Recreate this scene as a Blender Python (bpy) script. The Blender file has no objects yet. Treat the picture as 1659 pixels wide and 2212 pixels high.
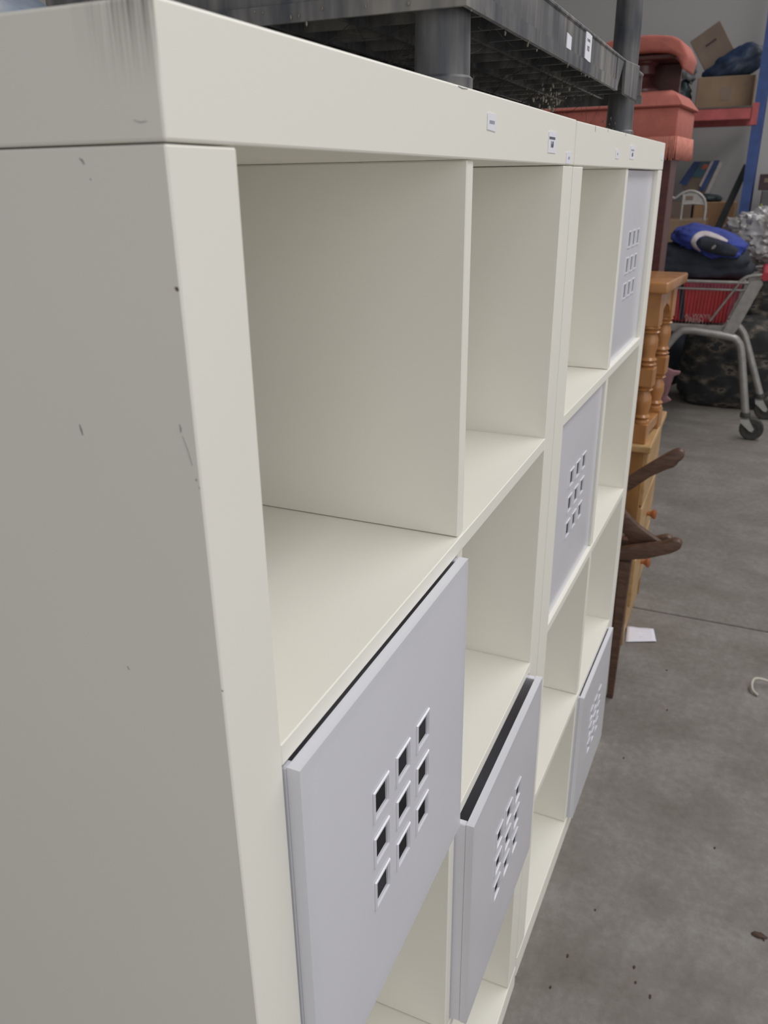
import bpy, bmesh, math, random
from mathutils import Vector, Matrix, noise
from mathutils.bvhtree import BVHTree

random.seed(7)
scene = bpy.context.scene
C = scene.collection
PI = math.pi

# ------------------------------------------------------------------ camera
cam_data = bpy.data.cameras.new('camera')
cam = bpy.data.objects.new('camera', cam_data)
C.objects.link(cam)
cam_data.sensor_fit = 'VERTICAL'
cam_data.sensor_height = 36.0
cam_data.sensor_width = 27.0
cam_data.lens = 1730.8 / 2212 * 36.0
cam_data.clip_start = 0.02
cam_data.clip_end = 100
cam.matrix_world = (Matrix.Translation((-0.28733, -0.22287, 1.42265))
                    @ Matrix.Rotation(-1.14759, 4, 'Z') @ Matrix.Rotation(1.18012, 4, 'X')
                    @ Matrix.Rotation(-0.01255, 4, 'Z'))
cam_data.dof.use_dof = True
cam_data.dof.focus_distance = 0.75
cam_data.dof.aperture_fstop = 13.0
scene.camera = cam

# ------------------------------------------------------------------ world, lights, exposure
world = bpy.data.worlds.new('overcast_daylight')
scene.world = world
world.use_nodes = True
bg = world.node_tree.nodes['Background']
bg.inputs['Color'].default_value = (0.975, 0.975, 1.0, 1)
bg.inputs['Strength'].default_value = 0.40

def area(name, loc, target, sx, sy, power, col):
    l = bpy.data.lights.new(name, 'AREA')
    l.shape = 'RECTANGLE'; l.size = sx; l.size_y = sy
    l.energy = power; l.color = col
    o = bpy.data.objects.new(name, l)
    C.objects.link(o)
    o.location = loc
    o.rotation_euler = (Vector(target) - Vector(loc)).to_track_quat('-Z', 'Y').to_euler()
    return o
area('roller_door_daylight', (-1.9, -3.6, 1.8), (0.8, 0, 1.1), 8, 3.2, 76, (1.0, 0.988, 0.985))
area('roof_skylight', (3.6, -1.8, 4.55), (3.6, -1.8, 0), 8.0, 1.4, 200, (1.0, 0.988, 0.985))

vs = scene.view_settings
vs.view_transform = 'Standard'
vs.look = 'None'
vs.gamma = 1.0
vs.use_curve_mapping = False
vs.exposure = -0.1

# ------------------------------------------------------------------ materials
def new_mat(name):
    m = bpy.data.materials.new(name)
    m.use_nodes = True
    nt = m.node_tree
    return m, nt, nt.nodes['Principled BSDF']

def lin(r, g, b):
    f = lambda c: c / 255 / 12.92 if c / 255 <= 0.04045 else ((c / 255 + 0.055) / 1.055) ** 2.4
    return (f(r), f(g), f(b), 1)

def mat(name, col, rough=0.5, var=0.0, scale=8.0, bump=0.0, metal=0.0, stretch=(1, 1, 1), col2=None, bscale=None, detail=4.0, spec=0.5):
    m, nt, b = new_mat(name)
    b.inputs['Roughness'].default_value = rough
    b.inputs['Metallic'].default_value = metal
    b.inputs['Specular IOR Level'].default_value = spec
    b.inputs['Base Color'].default_value = col
    if var > 0 or bump > 0 or col2:
        tc = nt.nodes.new('ShaderNodeTexCoord')
        mp = nt.nodes.new('ShaderNodeMapping')
        mp.inputs['Scale'].default_value = stretch
        nt.links.new(tc.outputs['Object'], mp.inputs['Vector'])
        n = nt.nodes.new('ShaderNodeTexNoise')
        n.inputs['Scale'].default_value = scale
        n.inputs['Detail'].default_value = detail
        nt.links.new(mp.outputs['Vector'], n.inputs['Vector'])
        cr = nt.nodes.new('ShaderNodeValToRGB')
        c2 = col2 if col2 else tuple(c * (1 - var) for c in col[:3]) + (1,)
        cr.color_ramp.elements[0].position = 0.35
        cr.color_ramp.elements[1].position = 0.65
        cr.color_ramp.elements[0].color = c2
        cr.color_ramp.elements[1].color = col
        nt.links.new(n.outputs['Fac'], cr.inputs['Fac'])
        nt.links.new(cr.outputs['Color'], b.inputs['Base Color'])
        if bump > 0:
            bp = nt.nodes.new('ShaderNodeBump')
            bp.inputs['Strength'].default_value = bump
            bp.inputs['Distance'].default_value = 0.01
            if bscale:
                n2 = nt.nodes.new('ShaderNodeTexNoise')
                n2.inputs['Scale'].default_value = bscale
                nt.links.new(mp.outputs['Vector'], n2.inputs['Vector'])
                nt.links.new(n2.outputs['Fac'], bp.inputs['Height'])
            else:
                nt.links.new(n.outputs['Fac'], bp.inputs['Height'])
            nt.links.new(bp.outputs['Normal'], b.inputs['Normal'])
    return m

WHITE = (0.900, 0.882, 0.800, 1)
M = {}
M['laminate'] = mat('white_laminate', WHITE, 0.42, 0.015, 5, 0)
M['box_plastic'] = mat('white_box_plastic', (0.83, 0.835, 0.90, 1), 0.20, 0.02, 9, 0)
def thin_plastic(m, fac, col):
    # thin moulded plastic lets some daylight through
    nt = m.node_tree
    out = nt.nodes['Material Output']
    tr = nt.nodes.new('ShaderNodeBsdfTranslucent'); tr.inputs['Color'].default_value = col
    mx = nt.nodes.new('ShaderNodeMixShader'); mx.inputs[0].default_value = fac
    nt.links.new(nt.nodes['Principled BSDF'].outputs[0], mx.inputs[1])
    nt.links.new(tr.outputs[0], mx.inputs[2])
    nt.links.new(mx.outputs[0], out.inputs['Surface'])
thin_plastic(M['box_plastic'], 0.14, (0.95, 0.88, 0.76, 1))
M['sticker'] = mat('sticker_paper', (0.84, 0.84, 0.90, 1), 0.6, 0.02, 40)
M['ink'] = mat('grey_ink', (0.16, 0.16, 0.20, 1), 0.7, 0.1, 60)
M['ink_pale'] = mat('pale_ink', (0.42, 0.42, 0.50, 1), 0.7, 0.1, 60)
M['chip'] = mat('exposed_chipboard', (0.16, 0.12, 0.10, 1), 0.8, 0.3, 300)
M['scuff'] = mat('grey_scuff', (0.33, 0.32, 0.31, 1), 0.7, 0.2, 200)
M['pine'] = mat('orange_pine', (0.40, 0.225, 0.085, 1), 0.35, 0.35, 6, 0, 0, (3, 3, 0.6), (0.29, 0.145, 0.05, 1))
M['pine_dark'] = mat('lacquered_orange_wood', (0.44, 0.215, 0.08, 1), 0.2, 0.3, 5, 0, 0, (3, 3, 0.5), (0.36, 0.155, 0.05, 1))
M['pine_pale'] = mat('pale_pine', (0.52, 0.345, 0.165, 1), 0.4, 0.3, 5, 0, 0, (0.6, 3, 6), (0.40, 0.235, 0.095, 1))
M['knob'] = mat('red_brown_knob', (0.36, 0.125, 0.05, 1), 0.25, 0.2, 30)
M['darkwood'] = mat('dark_teak', (0.125, 0.068, 0.045, 1), 0.45, 0.4, 12, 0.1, 0, (2, 2, 10))
M['maroonwood'] = mat('maroon_stained_wood', (0.105, 0.036, 0.032, 1), 0.35, 0.3, 10, 0, 0, (2, 2, 6))
M['salmon'] = mat('salmon_velvet', (0.44, 0.135, 0.105, 1), 0.9, 0.12, 30, 0.15, 0, (1, 1, 1), None, 200)
M['salmon_fringe'] = mat('salmon_fringe', (0.62, 0.235, 0.18, 1), 0.85, 0.25, 60)
M['steel'] = mat('dull_zinc_steel', (0.36, 0.35, 0.335, 1), 0.42, 0.2, 25, 0, 0.45)
M['tyre'] = mat('grey_black_rubber', (0.05, 0.048, 0.042, 1), 0.7, 0.3, 40)
M['caster'] = mat('caster_grey', (0.40, 0.40, 0.37, 1), 0.5, 0.2, 30)
M['redbag'] = mat('red_woven_plastic', (0.54, 0.028, 0.036, 1), 0.45, 0.25, 14, 0, 0, (1, 6, 0.5))
M['pinkbag'] = mat('pink_plastic_edge', (0.46, 0.085, 0.14, 1), 0.4, 0.3, 12)
M['redgrip'] = mat('red_grip', (0.42, 0.03, 0.05, 1), 0.45, 0.15, 20)
M['letter'] = mat('white_lettering', (0.62, 0.42, 0.40, 1), 0.6, 0.1, 40)
M['navy'] = mat('dark_navy_cloth', (0.014, 0.018, 0.026, 1), 0.9, 0.5, 10, 0.3, 0, (1, 1, 1), (0.024, 0.03, 0.044, 1), 40)
M['bluecloth'] = mat('royal_blue_cloth', (0.028, 0.05, 0.30, 1), 0.8, 0.35, 9, 0.2, 0, (1, 1, 1), None, 30)
M['whitecloth'] = mat('off_white_cloth', (0.50, 0.45, 0.46, 1), 0.85, 0.1, 20)
M['silver'] = mat('silver_crinkled_film', (0.40, 0.39, 0.40, 1), 0.35, 0.5, 9, 0.3, 0.1, (1, 1, 1), (0.19, 0.18, 0.165, 1), 22)
M['cardboard'] = mat('brown_cardboard', (0.27, 0.185, 0.12, 1), 0.85, 0.2, 6)
M['cardboard_grey'] = mat('grey_brown_cardboard', (0.235, 0.175, 0.135, 1), 0.85, 0.2, 6)
M['cardboard_orange'] = mat('orange_brown_cardboard', (0.33, 0.19, 0.10, 1), 0.85, 0.2, 6)
M['tape'] = mat('brown_tape', (0.30, 0.22, 0.16, 1), 0.35, 0.1, 20)
M['rackblue'] = mat('rack_blue_paint', (0.042, 0.085, 0.26, 1), 0.4, 0.25, 12)
M['rackred'] = mat('rack_red_paint', (0.48, 0.10, 0.10, 1), 0.45, 0.25, 10)
M['deckwood'] = mat('rack_board', (0.13, 0.11, 0.10, 1), 0.8, 0.3, 8)
M['bluebag'] = mat('blue_tarp', (0.018, 0.04, 0.095, 1), 0.5, 0.7, 8, 0.3, 0, (1, 1, 1), (0.014, 0.024, 0.042, 1), 25)
M['darkgreen'] = mat('dark_green_plastic', (0.022, 0.038, 0.04, 1), 0.6, 0.5, 12)
M['plank'] = mat('black_plank', (0.03, 0.036, 0.038, 1), 0.6, 0.5, 8)
M['whitemetal'] = mat('dirty_white_paint', (0.44, 0.42, 0.40, 1), 0.4, 0.2, 18)
M['paper'] = mat('white_paper', (0.74, 0.74, 0.82, 1), 0.7, 0.04, 20)
M['cord'] = mat('cream_cord', (0.50, 0.47, 0.41, 1), 0.55, 0.1, 30)
M['debris'] = mat('brown_leaf_litter', (0.09, 0.055, 0.042, 1), 0.9, 0.4, 120)
M['grey'] = mat('grey_painted_metal', (0.13, 0.13, 0.135, 1), 0.5, 0.2, 6)
M['maroon'] = mat('maroon_card', (0.07, 0.035, 0.04, 1), 0.6, 0.3, 8)
M['paleblue'] = mat('pale_blue_cloth', (0.20, 0.27, 0.38, 1), 0.8, 0.4, 18, 0, 0, (1, 1, 1), (0.44, 0.46, 0.50, 1))
M['pictblue'] = mat('picture_blue', (0.035, 0.075, 0.23, 1), 0.5, 0.3, 10)
M['pictteal'] = mat('picture_teal', (0.05, 0.13, 0.17, 1), 0.5, 0.3, 10)
M['pictbrown'] = mat('picture_tan', (0.20, 0.145, 0.105, 1), 0.5, 0.3, 10)
M['orange'] = mat('picture_orange', (0.48, 0.11, 0.06, 1), 0.5, 0.2, 20)
M['yellow'] = mat('yellow_green_plastic', (0.30, 0.32, 0.05, 1), 0.4, 0.1, 20)
M['pinkcloth'] = mat('dusty_pink_cloth', (0.28, 0.14, 0.155, 1), 0.8, 0.3, 20)
M['red'] = mat('red_print', (0.35, 0.04, 0.04, 1), 0.6, 0.2, 20)
M['web'] = mat('dusty_cobweb', (0.10, 0.092, 0.08, 1), 0.95, 0.4, 90)
M['dustclump'] = mat('pale_dust_clump', (0.26, 0.235, 0.19, 1), 0.95, 0.4, 90)
M['wall'] = mat('grey_wall_paint', (0.43, 0.415, 0.415, 1), 0.75, 0.06, 1.2)
M['ceiling'] = mat('ceiling_paint', (0.5, 0.5, 0.5, 1), 0.8, 0.05, 1.0)
M['subbase'] = mat('joint_filler', (0.06, 0.05, 0.04, 1), 0.95, 0.3, 30)

def dirty_laminate():
    # same laminate, with sooty vertical rub marks on the end of the top board
    m, nt, b = new_mat('white_laminate_sooty_end')
    N, L = nt.nodes.new, nt.links.new
    b.inputs['Roughness'].default_value = 0.42
    tc = N('ShaderNodeTexCoord')
    mp = N('ShaderNodeMapping'); mp.inputs['Scale'].default_value = (1, 420, 9)
    L(tc.outputs['Object'], mp.inputs['Vector'])
    n = N('ShaderNodeTexNoise'); n.inputs['Scale'].default_value = 1.6; n.inputs['Detail'].default_value = 5
    L(mp.outputs['Vector'], n.inputs['Vector'])
    sep = N('ShaderNodeSeparateXYZ'); L(tc.outputs['Object'], sep.inputs[0])
    def rng(src, a, bb, c, d):
        r = N('ShaderNodeMapRange'); r.inputs[1].default_value = a; r.inputs[2].default_value = bb
        r.inputs[3].default_value = c; r.inputs[4].default_value = d
        L(src, r.inputs[0]); return r.outputs[0]
    def mul(a, bb):
        k = N('ShaderNodeMath'); k.operation = 'MULTIPLY'; L(a, k.inputs[0]); L(bb, k.inputs[1]); return k.outputs[0]
    mz = rng(sep.outputs['Z'], 1.455, 1.4895, 0.0, 1.0)
    k = N('ShaderNodeMath'); k.operation = 'POWER'; L(mz, k.inputs[0]); k.inputs[1].default_value = 1.5
    my = rng(sep.outputs['Y'], 0.014, 0.042, 1.0, 0.0)
    mx = rng(sep.outputs['X'], 0.0008, 0.0016, 1.0, 0.0)
    mn = rng(n.outputs['Fac'], 0.38, 0.70, 0.10, 1.0)
    f = mul(mul(mul(k.outputs[0], my), mx), mn)
    mix = N('ShaderNodeMix'); mix.data_type = 'RGBA'
    L(f, mix.inputs[0])
    mix.inputs[6].default_value = WHITE
    mix.inputs[7].default_value = (0.20, 0.18, 0.16, 1)
    L(mix.outputs[2], b.inputs['Base Color'])
    return m
M['laminate_dirty'] = dirty_laminate()

def black_plastic():
    m, nt, b = new_mat('dusty_black_plastic')
    N, L = nt.nodes.new, nt.links.new
    tc = N('ShaderNodeTexCoord')
    mp = N('ShaderNodeMapping'); mp.inputs['Scale'].default_value = (45, 45, 5)
    L(tc.outputs['Object'], mp.inputs['Vector'])
    n = N('ShaderNodeTexNoise'); n.inputs['Scale'].default_value = 1.4; n.inputs['Detail'].default_value = 6
    L(mp.outputs['Vector'], n.inputs['Vector'])
    n2 = N('ShaderNodeTexNoise'); n2.inputs['Scale'].default_value = 9; n2.inputs['Detail'].default_value = 8
    L(tc.outputs['Object'], n2.inputs['Vector'])
    mx = N('ShaderNodeMath'); mx.operation = 'MULTIPLY'
    L(n.outputs['Fac'], mx.inputs[0]); L(n2.outputs['Fac'], mx.inputs[1])
    cr = N('ShaderNodeValToRGB')
    cr.color_ramp.elements[0].position = 0.12; cr.color_ramp.elements[0].color = (0.036, 0.043, 0.058, 1)
    cr.color_ramp.elements[1].position = 0.44; cr.color_ramp.elements[1].color = (0.27, 0.255, 0.235, 1)
    L(mx.outputs[0], cr.inputs['Fac'])
    L(cr.outputs['Color'], b.inputs['Base Color'])
    b.inputs['Roughness'].default_value = 0.5
    return m
M['black'] = black_plastic()

def concrete():
    m, nt, b = new_mat('worn_concrete')
    N, L = nt.nodes.new, nt.links.new
    tc = N('ShaderNodeTexCoord')
    def nz(scale, det, rough=0.6, st=(1, 1, 1)):
        mp = N('ShaderNodeMapping'); mp.inputs['Scale'].default_value = st
        L(tc.outputs['Object'], mp.inputs['Vector'])
        n = N('ShaderNodeTexNoise'); n.inputs['Scale'].default_value = scale
        n.inputs['Detail'].default_value = det; n.inputs['Roughness'].default_value = rough
        L(mp.outputs['Vector'], n.inputs['Vector']); return n
    a = nz(5.5, 8, 0.62); c = nz(45, 6, 0.7); d = nz(2.2, 5, 0.6, (2.5, 0.7, 1))
    cr = N('ShaderNodeValToRGB')
    e = cr.color_ramp.elements
    e[0].position = 0.37; e[0].color = (0.140, 0.124, 0.106, 1)
    e[1].position = 0.64; e[1].color = (0.262, 0.249, 0.238, 1)
    k = e.new(0.5); k.color = (0.190, 0.173, 0.154, 1)
    mix = N('ShaderNodeMath'); mix.operation = 'MULTIPLY_ADD'
    L(c.outputs['Fac'], mix.inputs[0]); mix.inputs[1].default_value = 0.34
    m2 = N('ShaderNodeMath'); m2.operation = 'MULTIPLY'; L(a.outputs['Fac'], m2.inputs[0]); m2.inputs[1].default_value = 0.40
    m3 = N('ShaderNodeMath'); m3.operation = 'MULTIPLY_ADD'
    L(d.outputs['Fac'], m3.inputs[0]); m3.inputs[1].default_value = 0.26; L(m2.outputs[0], m3.inputs[2])
    L(m3.outputs[0], mix.inputs[2])
    L(mix.outputs[0], cr.inputs['Fac'])
    L(cr.outputs['Color'], b.inputs['Base Color'])
    rr = N('ShaderNodeMapRange'); L(a.outputs['Fac'], rr.inputs[0])
    rr.inputs[1].default_value = 0.3; rr.inputs[2].default_value = 0.7; rr.inputs[3].default_value = 0.72; rr.inputs[4].default_value = 0.5
    L(rr.outputs[0], b.inputs['Roughness'])
    bp = N('ShaderNodeBump'); bp.inputs['Strength'].default_value = 0.12; bp.inputs['Distance'].default_value = 0.004
    L(c.outputs['Fac'], bp.inputs['Height']); L(bp.outputs['Normal'], b.inputs['Normal'])
    return m
M['concrete'] = concrete()

def camo():
    m, nt, b = new_mat('dark_camouflage_cloth')
    N, L = nt.nodes.new, nt.links.new
    tc = N('ShaderNodeTexCoord')
    mp = N('ShaderNodeMapping'); mp.inputs['Scale'].default_value = (1, 1, 2.2)
    L(tc.outputs['Object'], mp.inputs['Vector'])
    n = N('ShaderNodeTexNoise'); n.inputs['Scale'].default_value = 9; n.inputs['Detail'].default_value = 2.5
    L(mp.outputs['Vector'], n.inputs['Vector'])
    cr = N('ShaderNodeValToRGB'); cr.color_ramp.interpolation = 'CONSTANT'
    e = cr.color_ramp.elements
    e[0].position = 0; e[0].color = (0.018, 0.018, 0.020, 1)
    e[1].position = 0.50; e[1].color = (0.034, 0.034, 0.030, 1)
    for p, c in ((0.57, (0.075, 0.064, 0.052, 1)), (0.63, (0.14, 0.12, 0.10, 1)), (0.68, (0.03, 0.03, 0.03, 1))):
        k = e.new(p); k.color = c
    L(n.outputs['Fac'], cr.inputs['Fac']); L(cr.outputs['Color'], b.inputs['Base Color'])
    b.inputs['Roughness'].default_value = 0.9
    return m
M['camo'] = camo()

# ------------------------------------------------------------------ mesh helpers
def bm_new():
    return bmesh.new()

def add_box(bm, x0, x1, y0, y1, z0, z1, bev=0.0, seg=1, mtx=None):
    t = bmesh.new()
    bmesh.ops.create_cube(t, size=1.0)
    for v in t.verts:
        v.co = Vector(((x0 + x1) / 2 + v.co.x * (x1 - x0), (y0 + y1) / 2 + v.co.y * (y1 - y0), (z0 + z1) / 2 + v.co.z * (z1 - z0)))
    if bev > 0:
        bmesh.ops.bevel(t, geom=t.edges[:], offset=bev, segments=seg, affect='EDGES', profile=0.5)
    if mtx is not None:
        bmesh.ops.transform(t, matrix=mtx, verts=t.verts)
    merge(bm, t)

def merge(bm, t):
    mp = {}
    for v in t.verts:
        mp[v] = bm.verts.new(v.co)
    for f in t.faces:
        try:
            bm.faces.new([mp[v] for v in f.verts])
        except ValueError:
            pass
    t.free()

def add_lathe(bm, prof, seg=24, mtx=None, cap=True):
    rings = []
    for r, z in prof:
        rings.append([bm.verts.new(Vector((r * math.cos(2 * PI * k / seg), r * math.sin(2 * PI * k / seg), z))) for k in range(seg)])
    for a, b in zip(rings, rings[1:]):
        for k in range(seg):
            bm.faces.new((a[k], a[(k + 1) % seg], b[(k + 1) % seg], b[k]))
    if cap:
        bm.faces.new(list(reversed(rings[0]))); bm.faces.new(rings[-1])
    if mtx is not None:
        for ring in rings:
            for v in ring:
                v.co = mtx @ v.co

def smooth_path(pts, n=6):
    P = [Vector(p) for p in pts]
    out = []
    for i in range(len(P) - 1):
        p0 = P[max(i - 1, 0)]; p1 = P[i]; p2 = P[i + 1]; p3 = P[min(i + 2, len(P) - 1)]
        for k in range(n):
            t = k / n
            out.append(0.5 * ((2 * p1) + (p2 - p0) * t + (2 * p0 - 5 * p1 + 4 * p2 - p3) * t * t + (3 * p1 - p0 - 3 * p2 + p3) * t ** 3))
    out.append(P[-1])
    return out

def add_tube(bm, pts, r, seg=10, rx=None, up=(1, 0, 0), cap=True):
    """tube along pts; r may be a list; rx = second radius (flattened section)."""
    P = [Vector(p) for p in pts]
    rings = []
    for i, p in enumerate(P):
        d = (P[min(i + 1, len(P) - 1)] - P[max(i - 1, 0)])
        d.normalize()
        u = Vector(up)
        s = d.cross(u)
        if s.length < 1e-4:
            s = d.cross(Vector((0, 1, 0.3)))
        s.normalize()
        t = s.cross(d); t.normalize()
        ra = r[i] if isinstance(r, (list, tuple)) else r
        rb = (rx[i] if isinstance(rx, (list, tuple)) else rx) if rx else ra
        rings.append([bm.verts.new(p + s * (ra * math.cos(2 * PI * k / seg)) + t * (rb * math.sin(2 * PI * k / seg))) for k in range(seg)])
    for a, b in zip(rings, rings[1:]):
        for k in range(seg):
            bm.faces.new((a[k], a[(k + 1) % seg], b[(k + 1) % seg], b[k]))
    if cap:
        bm.faces.new(list(reversed(rings[0]))); bm.faces.new(rings[-1])

def add_prism(bm, poly, axis, a, b, bev=0.0, seg=1):
    """poly: 2D outline; axis 'x': outline in (y,z), extruded from x=a to x=b, etc."""
    def mk(u, v, w):
        return Vector({'x': (w, u, v), 'y': (u, w, v), 'z': (u, v, w)}[axis])
    t = bmesh.new()
    lo = [t.verts.new(mk(u, v, a)) for u, v in poly]
    hi = [t.verts.new(mk(u, v, b)) for u, v in poly]
    n = len(poly)
    t.faces.new(list(reversed(lo))); t.faces.new(hi)
    for k in range(n):
        t.faces.new((lo[k], lo[(k + 1) % n], hi[(k + 1) % n], hi[k]))
    bmesh.ops.recalc_face_normals(t, faces=t.faces[:])
    if bev > 0:
        bmesh.ops.bevel(t, geom=t.edges[:], offset=bev, segments=seg, affect='EDGES', profile=0.5)
    merge(bm, t)

def obj(name, bm, m, parent=None, smooth=False, angle=40, loc=None):
    bmesh.ops.recalc_face_normals(bm, faces=bm.faces[:])
    me = bpy.data.meshes.new(name)
    bm.to_mesh(me); bm.free()
    if smooth:
        for p in me.polygons:
            p.use_smooth = True
        me.set_sharp_from_angle(angle=math.radians(angle))
    me.materials.append(M[m])
    o = bpy.data.objects.new(name, me)
    C.objects.link(o)
    if parent:
        o.parent = parent
    if loc:
        o.location = loc
    return o

def box_obj(name, dims, m, parent=None, bev=0.0, seg=1, mtx=None, smooth=False):
    bm = bm_new(); add_box(bm, *dims, bev=bev, seg=seg, mtx=mtx)
    return obj(name, bm, m, parent, smooth)

def link_copy(o, name, parent, loc=(0, 0, 0), rot=None):
    c = o.copy(); c.name = name
    C.objects.link(c); c.parent = parent; c.location = loc
    if rot:
        c.rotation_euler = rot
    return c

def tag(o, label, cat, group=None, kind=None):
    o['label'] = label
    if cat:
        o['category'] = cat
    if group:
        o['group'] = group
    if kind:
        o['kind'] = kind
    return o

def thing(name, label, cat, loc=(0, 0, 0), rz=0.0, group=None):
    e = bpy.data.objects.new(name, None)
    e.empty_display_size = 0.05
    C.objects.link(e)
    e.location = loc; e.rotation_euler = (0, 0, rz)
    return tag(e, label, cat, group)

def struct(name, bm, m, parent=None):
    o = obj(name, bm, m, parent)
    o['kind'] = 'structure'
    return o

def text_obj(name, body, size, m, parent, mtx, extrude=0.0002):
    cu = bpy.data.curves.new(name, 'FONT')
    cu.body = body; cu.size = size; cu.extrude = extrude
    cu.align_x = 'CENTER'; cu.align_y = 'CENTER'
    t = bpy.data.objects.new(name + '_tmp', cu)
    C.objects.link(t)
    dg = bpy.context.evaluated_depsgraph_get()
    me = bpy.data.meshes.new_from_object(t.evaluated_get(dg))
    bpy.data.objects.remove(t); bpy.data.curves.remove(cu)
    me.transform(mtx)
    me.name = name
    me.materials.clear(); me.materials.append(M[m])
    o = bpy.data.objects.new(name, me)
    C.objects.link(o)
    if parent:
        o.parent = parent
    return o

def blob_bm(center, radii, amp=0.1, freq=3.0, seed=0, sub=4, power=2.0, floor=None, crinkle=0.0, mtx=None):
    t = bmesh.new()
    bmesh.ops.create_icosphere(t, subdivisions=sub, radius=1.0)
    c = Vector(center)
    off = Vector((seed * 7.3, seed * 3.1, seed * 5.7))
    for v in t.verts:
        d = v.co.normalized()
        if power != 2.0:
            k = (abs(d.x) ** power + abs(d.y) ** power + abs(d.z) ** power) ** (-1.0 / power)
        else:
            k = 1.0
        s = 1 + amp * noise.fractal(d * freq + off, 1.0, 2.0, 3)
        if crinkle:
            s += crinkle * abs(noise.noise(d * freq * 3.7 + off)) 
        p = Vector((d.x * radii[0], d.y * radii[1], d.z * radii[2])) * k * s
        v.co = p
    if mtx is not None:
        bmesh.ops.transform(t, matrix=mtx, verts=t.verts)
    for v in t.verts:
        v.co += c
        if floor is not None and v.co.z < floor:
            v.co.z = floor
    return t

# ------------------------------------------------------------------ room
JX = 2.385
bm = bm_new(); add_box(bm, -6, 9, -9, 4, -0.06, -0.012)
floor = struct('floor', bm, 'subbase')
floor['label'] = 'worn grey concrete floor'
for a, b in ((-6, JX - 0.004), (JX + 0.004, 9)):
    bm = bm_new(); add_box(bm, a, b, -9, 4, -0.012, 0.0, bev=0.003)
    obj('floor_slab', bm, 'concrete', floor)
bm = bm_new(); add_box(bm, 7.6, 7.8, -9, 4, 0, 4.6)
struct('wall_back', bm, 'wall')['label'] = 'plain grey painted wall'
bm = bm_new(); add_box(bm, -6, 7.6, 3.4, 3.6, 0, 4.6)
struct('wall_left', bm, 'wall')
bm = bm_new(); add_box(bm, -1.5, 7.8, -3.0, 3.6, 4.6, 4.7)
struct('ceiling', bm, 'ceiling')

# ------------------------------------------------------------------ white cube shelving units
I = 0.335; D = 0.016; T = 0.0507; DEP = 0.39
W = 2 * I + D + 2 * T
H = 4 * I + 3 * D + 2 * T
ZS = [H - T - I - k * (I + D) for k in range(3)]        # upper faces of the three shelves
CX = [T, T + I + D]                                       # left side of the two columns
ROW = [ZS[0], ZS[1], ZS[2], T]                            # floor of the four rows

def shelving_unit(label, loc, rz, dirty=False):
    u = thing('shelving_unit', label, 'shelving unit', loc, rz, 'white cube shelving units')
    box_obj('top_panel', (0, W, 0, DEP, H - T, H), 'laminate_dirty' if dirty else 'laminate', u, 0.0015, 2)
    box_obj('bottom_panel', (0, W, 0, DEP, 0, T), 'laminate', u, 0.0016, 2)
    sp = box_obj('side_panel', (0, T, 0.0006, DEP, T + 0.0006, H - T - 0.0008), 'laminate', u, 0.0009, 1)
    link_copy(sp, 'side_panel', u, (W - T, 0, 0))
    sh = box_obj('shelf', (T + 0.0002, W - T - 0.0002, 0.0008, DEP, -D, 0), 'laminate', u, 0.0008, 1)
    sh.location = (0, 0, ZS[0])
    for z in ZS[1:]:
        link_copy(sh, 'shelf', u, (0, 0, z))
    dv = box_obj('divider', (T + I, T + I + D, 0.0025, DEP, 0.0006, I - 0.0006), 'laminate', u, 0.001, 1)
    dv.location = (0, 0, ROW[0])
    for z in ROW[1:]:
        link_copy(dv, 'divider', u, (0, 0, z))
    return u

UX = W + 0.0174; UY = 0.0024; UR = -0.02564
unit1 = shelving_unit('nearest white cube shelving unit with a scuffed left end panel and sooty top corner', (0, 0, 0), 0, True)
unit2 = shelving_unit('white cube shelving unit standing farther back beside the brown chair and pine drawers', (UX, UY, 0), UR)

def bars(parent, cx, cz, w, h, n, m, y):
    # faint printed line, too small to read
    bm = bm_new()
    for k in range(n):
        a = cx - w / 2 + w * k / n
        add_box(bm, a, a + w / n * (0.55 + 0.25 * ((k * 7) % 3) / 2), y - 0.0009, y - 0.0007, cz - h / 2, cz + h / 2)
    return obj('print', bm, m, parent)

def sticker(u, x0, x1, z0, z1, lab, lines, y=0.0, skew=0.0, peel=0.0):
    t = bm_new()
    poly = [(x0, z0), (x1, z0 - skew), (x1, z1 - skew * 0.6), (x0 + (x1 - x0) * 0.1, z1), (x0, z1 - 0.001)]
    add_prism(t, poly, 'y', y - 0.0006, y - 0.0001)
    s = obj('price_sticker', t, 'sticker', u)
    s['label'] = lab
    for body, size, cx, cz, ink in lines:
        if isinstance(body, int):
            bars(s, cx, cz, size * body * 0.75, size * 0.62, body, ink, y)
            continue
        mtx = Matrix.Translation((cx, y - 0.0008, cz)) @ Matrix.Rotation(PI / 2, 4, 'X')
        text_obj('print', body, size, ink, s, mtx)
    return s
sticker(unit1, 0.427, 0.451, 1.4625, 1.4755, 'small white sticker with faded print', [(5, 0.0040, 0.440, 1.4685, 'ink_pale')], skew=0.001)
sticker(unit1, 0.648, 0.684, 1.4500, 1.4710, 'white price sticker with two lines of dark print', [(9, 0.0040, 0.664, 1.4645, 'ink'), ('160', 0.0090, 0.664, 1.4580, 'ink')])
sticker(unit1, 0.742, 0.767, 1.4402, 1.4530, 'small white sticker low on the board', [(2, 0.005, 0.756, 1.4465, 'ink_pale')])
sticker(unit2, 0.262, 0.288, 1.4515, 1.4645, 'small faded white sticker', [(2, 0.005, 0.276, 1.4580, 'ink_pale')])
sticker(unit2, 0.385, 0.425, 1.4530, 1.4735, 'white price sticker with two lines of print', [(9, 0.0040, 0.405, 1.4665, 'ink_pale'), ('160', 0.0085, 0.405, 1.4595, 'ink')])
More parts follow.
